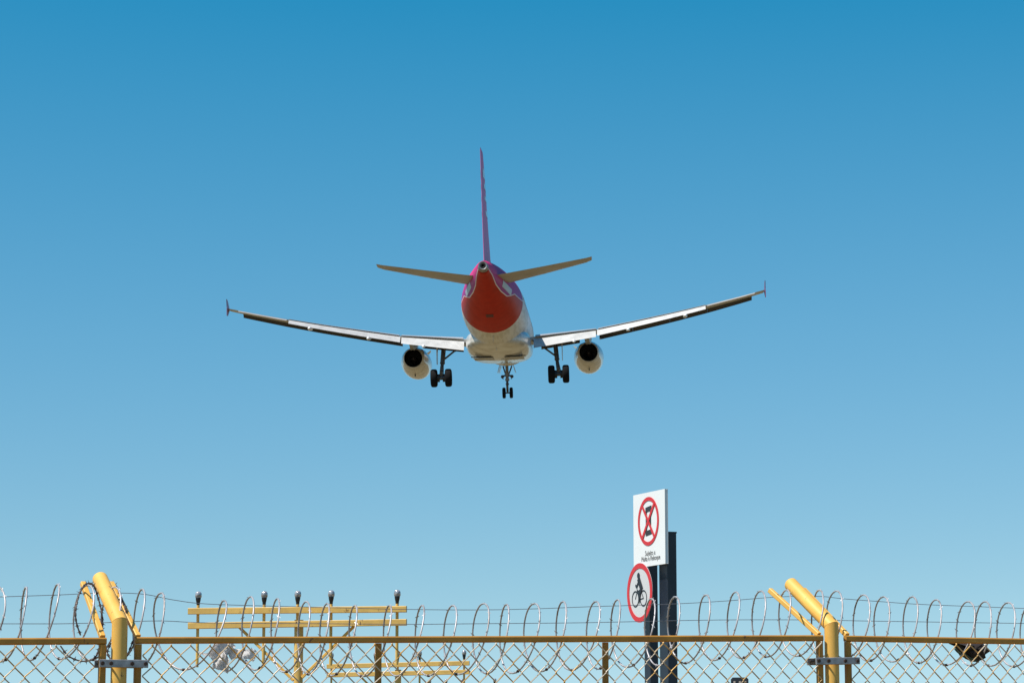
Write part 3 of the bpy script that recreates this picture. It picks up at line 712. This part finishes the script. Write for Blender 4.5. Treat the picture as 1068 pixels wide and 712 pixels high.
def wing(sg):
    m = MB(); ys = [1.4, 2.3, 4.4, 6.4, 9.0, 11.5, 13.38]
    m.grid([foil_ring(y, sg, .80) for y in ys], True, True, True)
    w_ = ap(m, 'wing', AGR, smooth=50)
    m = MB(); m.grid([foil_ring(y, sg, .78) for y in (13.39, 15.4, 16.42)], True, False, True); m.grid([foil_ring(y, sg, 1.0) for y in (16.421, 16.8, 17.0)], True, True, True); ap(m, 'wing_tip_box', AGR, sub=w_, smooth=50)
    # spoiler panels continuing the upper skin over the flap
    m = MB()
    for (a, b) in ((2.35, 6.3), (6.45, 13.3)):
        R = []
        for k in range(7):
            y = lerp(a, b, k / 6); yy, le, te, z, th = wat(y); c = te - le; inc = .04 - .06 * (y / 17)
            x0, x1 = .70, .875
            z0 = z + th * .30 + (.45 - x0) * c * inc; z1 = z + th * .12 + (.45 - x1) * c * inc + .02
            R.append([P(le + x0 * c, sg * y, z0 + .01), P(le + x1 * c, sg * y, z1), P(le + x1 * c, sg * y, z1 - .03), P(le + x0 * c, sg * y, z0 - .05)])
        m.grid(R, True, True, True)
    ap(m, 'spoiler', mat('spoiler_grey', (.42, .42, .43), .4, noise=.2, nscale=2), sub=w_, smooth=30)
    # flaps
    def flap(name, y0, y1, c0, c1, defl, xs, m_, dz0=-.10, nseg=6, tf=.13):
        m = MB(); R = []
        for k in range(nseg + 1):
            y = lerp(y0, y1, k / nseg); yy, le, te, z, th = wat(y); c = te - le; fc = lerp(c0, c1, k / nseg); inc = .04 - .06 * (y / 17)
            s0 = le + xs * c; z0 = z + (.45 - xs) * c * inc + dz0 * (th / .5) ** .5
            d = radians(defl); ring = []
            for x, t in airfoil(7):
                X = x * fc; Z = t * fc * tf * 1.6
                ring.append(P(s0 + X * cos(d) + Z * sin(d), sg * y, z0 - X * sin(d) + Z * cos(d)))
            R.append(ring)
        m.grid(R, True, True, True); return ap(m, name, m_, smooth=50)
    flap('inboard_flap', 2.25, 6.28, 1.18, .84, 35, .845, AFL, -.02, 4)
    flap('outboard_flap', 6.36, 13.3, .76, .46, 34, .845, AFL, -.0)
    flap('aileron', 13.42, 16.38, .58, .42, 9, .775, mat('aileron_grey', (.46, .42, .37), .4, noise=.2, nscale=2), .0, 3)
    # slats
    for (y0, y1) in ((2.6, 5.2), (6.5, 8.7), (8.705, 11.1), (11.105, 13.5), (13.505, 16.3)):
        m = MB(); R = []
        for k in range(5):
            y = lerp(y0, y1, k / 4); yy, le, te, z, th = wat(y); c = te - le; inc = .04 - .06 * (y / 17)
            sc = lerp(.62, .33, (y - 2.6) / 13.7); d = radians(27)
            prof_ = [(0, 0), (.04, .10), (.18, .20), (.5, .29), (1.0, .34), (1.0, .30), (.55, .21), (.30, .10), (.20, -.02), (.20, -.13), (.08, -.10)]
            s0 = le - .36 * sc / .6; z0 = z + (.45) * c * inc - .40 * sc / .6
            R.append([P(s0 + (x * cos(d) - t * sin(d)) * sc, sg * y, z0 + (x * sin(d) + t * cos(d)) * sc) for x, t in prof_])
        m.grid(R, True, True, True); ap(m, 'slat', mat('slat_dark', (.07, .065, .06), .45, noise=.3, nscale=3) if 'slat_dark' not in bpy.data.materials else bpy.data.materials['slat_dark'], smooth=40)
    # flap track fairings
    for y, fc in ((4.85, .96), (8.35, .68), (12.0, .52)):
        yy, le, te, z, th = wat(y); c = te - le; m = MB(); inc = .04 - .06 * (y / 17); d = radians(35)
        c0 = P(le + .50 * c, sg * y, z - th * .34 - .06)
        tS = le + .845 * c + fc * cos(d) + .10; tZ = z + (.45 - .845) * c * inc - fc * sin(d) - .07
        tip = P(tS, sg * y, tZ); kn = P(le + .78 * c, sg * y, z - th * .2 - .22)
        m.tube([c0, c0.lerp(kn, .3), c0.lerp(kn, .7), kn], [.01, .09, .15, .16], 14)
        m.tube([kn, kn.lerp(tip, .5), kn.lerp(tip, .85), tip, tip + (tip - kn).normalized() * .16], [.16, .15, .12, .08, .01], 14)
        ap(m, 'flap_track_fairing', AWH, smooth=50)
    # tip fence
    yy, le, te, z, th = wat(17.0); m = MB(); z += .02
    pts_ = [(le + .35, z), (te - .25, z + .52), (te + .18, z + .58), (te + .08, z + .1), (te + .18, z - .46), (te - .2, z - .46)]
    m.prism([P(s, sg * 17.03, zz) for s, zz in pts_], (sg * .035, 0, 0)); ap(m, 'wingtip_fence', PUR, smooth=None)
wing(-1); wing(1)

# --- tail surfaces
def surf(name, secs, mt, vertical=False, tf=.11, sg=1):
    m = MB(); R = []
    for (q_, le, te, o) in secs:
        c = te - le; ring = []
        oo = o if isinstance(o, tuple) else (o, o)
        for x, t in airfoil(9):
            T = (t + (.0 if t < 0 else 0)) ; th = (t / .62 * .5 if t > 0 else t / .38 * .5) * c * tf
            ring.append(P(le + x * c, th, q_) if vertical else P(le + x * c, sg * q_, lerp(oo[0], oo[1], x) + th))
        R.append(ring)
    m.grid(R, True, True, True); return ap(m, name, mt, smooth=50)
for sg in (-1, 1):
    t = surf('tailplane', [(.45, 30.9, 34.75, (.72, .90)), (1.2, 31.5, 34.9, (.80, .97)), (3.5, 33.0, 35.5, (1.12, 1.25)), (5.9, 34.6, 36.1, (1.48, 1.56)), (6.22, 35.0, 36.2, (1.56, 1.62))], TPL, sg=sg, tf=.105)
FS = [(1.75, 28.7, 35.7), (2.3, 29.8, 35.8), (3.6, 30.9, 36.0), (7.8, 33.85, 36.45), (8.1, 34.2, 36.45), (8.2, 34.7, 36.4)]
def naca(x): return 5 * (.2969 * sqrt(x) - .126 * x - .3516 * x * x + .2843 * x ** 3 - .1036 * x ** 4) * .5
def finring(z, le, te, x0, x1, n_=9, k=1.0):
    c = te - le; xs = [x0 + (x1 - x0) * (1 - cos(pi * i / n_)) / 2 if x0 == 0 else x0 + (x1 - x0) * i / n_ for i in range(n_ + 1)]
    return [P(le + x * c, naca(x) * c * .118 * k, z) for x in xs] + [P(le + x * c, -naca(x) * c * .118 * k, z) for x in xs[::-1]][(0 if x1 < 1 else 1):]
m = MB(); m.grid([finring(z, a, b, 0, .715, k=(.4 if z > 8.15 else 1)) for z, a, b in FS], True, True, True); fin = ap(m, 'fin', MAG, smooth=50)
m = MB(); m.grid([finring(z, a, b, .72, 1.0, k=(.4 if z > 8.15 else 1)) for z, a, b in [(1.52, 28.6, 35.62)] + FS[1:]], True, True, True)
ap(m, 'rudder', MAG, smooth=50)
m = MB(); m.grid([[P(27.0, .0, 1.95), P(28.8, -.02, 2.1), P(30.2, -.02, 2.6), P(30.4, 0, 1.9)], [P(27.0, .01, 1.95), P(28.8, .02, 2.1), P(30.2, .02, 2.6), P(30.4, .01, 1.9)]], True, True, True); ap(m, 'fin_fillet', MAG, sub=fin)
# white lettering strokes on both faces of the fin, running up it
for sg in (-1, 1):
    m = MB()
    for (z0, z1, a, b) in ((4.5, 4.8, .14, .60), (5.35, 5.6, .14, .64), (6.0, 6.3, .12, .66), (6.6, 7.1, .10, .72)):
        R = []
        for i in range(5):
            z = lerp(z0, z1, i / 4); t = (z - 3.6) / 4.3; le = lerp(30.9, 33.85, t); te = lerp(36.0, 36.45, t); c = te - le
            R.append([P(le + c * lerp(a, b, j / 10), sg * (naca(lerp(a, b, j / 10)) * c * .118 + .012), z) for j in range(11)])
        m.grid(R, False); m.grid([[v + Vector((-sg * .006, 0, 0)) for v in r] for r in R], False)
    ap(m, 'fin_lettering', AWH, sub=fin)

# --- engines
ENM = mat('nacelle_white', (.66, .64, .61), .2, nscale=2.2, col2=(.40, .36, .30), coat=.5)
for sg in (-1, 1):
    c = P(15.4, sg * 5.75, -2.12); ax = Vector((0, 1, -.035)).normalized()
    m = MB()
    m.lathe([(0.0, .60), (0.02, .635), (.5, .74), (1.2, .87), (2.0, .965), (3.0, 1.0), (4.0, .98), (4.6, .92), (4.85, .85), (4.9, .78), (4.8, .72), (4.2, .76), (3.5, .78), (3.45, .1)], c, ax, 48, False)
    en = ap(m, 'engine', ENM, smooth=50)
    m = MB(); m.lathe([(0.0, .598), (.05, .585), (.8, .60), (1.6, .62), (1.62, .05)], c + ax * .001, ax, 40, False); nz = ap(m, 'exhaust_nozzle', NCO, sub=en, smooth=50)
    m = MB(); m.lathe([(.35, .02), (.5, .09), (1.0, .2), (1.6, .3)], c, ax, 24); ap(m, 'exhaust_cone', mat('cone_metal', (.12, .09, .08), .5, .6) if sg < 0 else bpy.data.materials['cone_metal'], sub=en)
    m = MB(); m.lathe([(3.46, .76), (3.5, .76), (3.52, .1)], c, ax, 40); ap(m, 'fan', ADK, sub=en)
    # inboard strake
    m = MB(); a = radians(38); base = c + ax * 3.6 + Vector((-sg * cos(a), 0, sin(a))) * .93
    d = Vector((-sg * cos(a), 0, sin(a))); m.prism([base, base - ax * 1.1, base - ax * .95 + d * .33, base - ax * .3 + d * .30], Vector((0, 0, .02))); ap(m, 'strake', AWH, sub=en, smooth=None)
    # drain mast
    m = MB(); b0 = c + ax * 1.7 + Vector((0, 0, -.92)); m.prism([b0 + Vector((-.03, 0, .05)), b0 - ax * .3 + Vector((-.03, 0, .09)), b0 - ax * .35 + Vector((-.03, 0, -.12)), b0 - ax * .15 + Vector((-.03, 0, -.12))], (.06, 0, 0)); ap(m, 'drain_mast', ADK, sub=en, smooth=None)
    # pylon
    m = MB(); R = []
    for s, zt, zb2, hw in ((11.9, -1.15, -1.3, .05), (13.0, -.95, -1.4, .20), (14.5, -.92, -1.5, .24), (15.6, -.98, -1.62, .22), (16.6, -1.05, -1.55, .16), (17.6, -1.1, -1.25, .04)):
        R.append([P(s, sg * 5.75 + x, z) for x, z in ((-hw, zt), (hw, zt), (hw, (zt + zb2) / 2), (hw * .7, zb2), (-hw * .7, zb2), (-hw, (zt + zb2) / 2))])
    m.grid(R, True, True, True); ap(m, 'pylon', mat('pylon_grey', (.40, .42, .44), .4, noise=.2, nscale=3) if sg < 0 else bpy.data.materials['pylon_grey'])

# --- landing gear
def wheel(c, r, w_, par):
    m = MB(); m.lathe([(-w_ / 2, r * .50), (-w_ / 2, r * .80), (-w_ * .42, r * .93), (-w_ * .25, r * .995), (0, r), (w_ * .25, r * .995), (w_ * .42, r * .93), (w_ / 2, r * .80), (w_ / 2, r * .50)], c, (1, 0, 0), 32, False); wh = ap(m, 'wheel', TYR, sub=par, smooth=40)
    m = MB(); m.lathe([(-w_ * .40, .02), (-w_ * .42, r * .3), (-w_ * .38, r * .52), (w_ * .38, r * .52), (w_ * .42, r * .3), (w_ * .40, .02)], c, (1, 0, 0), 20); 
    o = m.build('wheel_hub', HUB, par); return wh
for sg in (-1, 1):
    y = sg * 3.795; top = P(16.9, sg * 3.6, -1.35); ax_c = P(17.75, y, -3.67)
    mid = top.lerp(ax_c, .52)
    m = MB(); m.tube([top, mid, mid.lerp(ax_c, .1)], [.155, .15, .14], 16); m.tube([mid.lerp(ax_c, .09), ax_c], .085, 14); m.tube([mid.lerp(ax_c, .08), mid.lerp(ax_c, .14)], .165, 16)
    gear = ap(m, 'main_gear_leg', AST)
    m = MB(); m.tube([ax_c + Vector((-.52, 0, 0)), ax_c + Vector((.52, 0, 0))], .075, 12); m.tube([ax_c + Vector((-.2, 0, 0)), ax_c + Vector((.2, 0, 0))], .13, 12); ap(m, 'axle', AST, sub=gear)
    # torque links behind the leg
    m = MB(); a = mid.lerp(ax_c, .2) + Vector((0, -.08, 0)); b = mid.lerp(ax_c, .62) + Vector((0, -.36, 0)); c_ = ax_c + Vector((0, -.1, .12))
    m.rect([a, b], .22, .06, (0, 1, 0)); m.rect([b, c_], .22, .06, (0, 1, 0)); ap(m, 'torque_link', AST, sub=gear)
    # side stay
    m = MB(); e0 = top.lerp(ax_c, .50); e2 = P(16.9, sg * 1.95 + sg * .15, -1.28); e1 = e0.lerp(e2, .52) + Vector((0, 0, .02))
    m.tube([e0, e1], .062, 10); m.tube([e1, e2], .075, 10); m.sphere(e1, .10); m.tube([e1, P(16.9, sg * 3.4, -1.45)], .035, 8); ap(m, 'side_stay', AST, sub=gear)
    # hoses
    m = MB(); m.tube(smooth_path([top + Vector((.1 * sg, -.16, 0)), mid + Vector((.05, -.22, .1)), mid.lerp(ax_c, .4) + Vector((.1, -.2, 0)), ax_c + Vector((.16, -.1, .1))], 5), .022, 6); ap(m, 'brake_hose', ADK, sub=gear)
    # leg door, outboard
    m = MB(); m.prism([P(16.75, sg * 4.02, -1.5), P(17.25, sg * 4.05, -1.5), P(17.45, sg * 4.05, -2.75), P(17.0, sg * 4.03, -2.75)], (sg * .04, 0, 0)); ap(m, 'leg_door', AWD, sub=gear, smooth=None)
    for dx in (-.465, .465): wheel(ax_c + Vector((dx, 0, 0)), .585, .43, gear)
    m = MB(); 
    for dx in (-.22, .22): m.lathe([(-.12, .05), (-.12, .26), (.12, .26), (.12, .05)], ax_c + Vector((dx, 0, 0)), (1, 0, 0), 18)
    ap(m, 'brake_pack', ADK, sub=gear)
top = P(5.0, 0, -1.9); axn = P(5.07, 0, -3.88)
m = MB(); m.tube([top, top.lerp(axn, .55)], .11, 14); m.tube([top.lerp(axn, .54), axn], .065, 12); m.tube([top.lerp(axn, .50), top.lerp(axn, .58)], .15, 14); m.tube([top.lerp(axn, .66), top.lerp(axn, .72)], .12, 12)
ng = ap(m, 'nose_gear_leg', mat('nose_gear_grey', (.30, .29, .28), .45, .2, noise=.5, nscale=6))
m = MB(); m.tube([axn + Vector((-.28, 0, 0)), axn + Vector((.28, 0, 0))], .05, 10); ap(m, 'axle', AST, sub=ng)
m = MB(); a = top.lerp(axn, .56); m.rect([a + Vector((0, -.06, 0)), a + Vector((0, -.30, -.35))], .16, .05, (0, 1, 0)); m.rect([a + Vector((0, -.30, -.35)), axn + Vector((0, -.07, .08))], .16, .05, (0, 1, 0)); ap(m, 'torque_link', AST, sub=ng)
m = MB()
for sg in (-1, 1): m.tube([top.lerp(axn, .42) + Vector((sg * .06, 0, 0)), P(4.0, sg * .3, -1.95)], .05, 8)
ap(m, 'drag_strut', AST, sub=ng)
for sg in (-1, 1):
    m = MB(); m.sphere(top.lerp(axn, .40) + Vector((sg * .33, .0, -.05)), .12, 12, 8, (1, .7, 1)); m.tube([top.lerp(axn, .40), top.lerp(axn, .40) + Vector((sg * .3, 0, -.04))], .04, 8); ap(m, 'taxi_light', AST, sub=ng)
    m = MB(); m.tube(smooth_path([top.lerp(axn, .36) + Vector((sg * .12, -.05, 0)), top.lerp(axn, .43) + Vector((sg * .36, -.06, 0)), top.lerp(axn, .52) + Vector((sg * .26, -.05, 0))], 4), .03, 6); ap(m, 'steering_hose', ADK, sub=ng)
    m = MB(); m.prism([P(5.15, sg * .47, -2.02), P(5.95, sg * .47, -2.02), P(5.95, sg * .60, -2.5), P(5.2, sg * .60, -2.5)], (sg * .03, 0, 0)); ap(m, 'nose_gear_door', AWD, smooth=None)
    m = MB(); m.prism([P(2.9, sg * .42, -1.9), P(4.85, sg * .42, -1.95), P(4.85, sg * .56, -2.45), P(3.0, sg * .56, -2.35)], (sg * .03, 0, 0)); ap(m, 'nose_gear_door', AWD, smooth=None)
    wheel(axn + Vector((sg * .25, 0, 0)), .38, .23, ng)
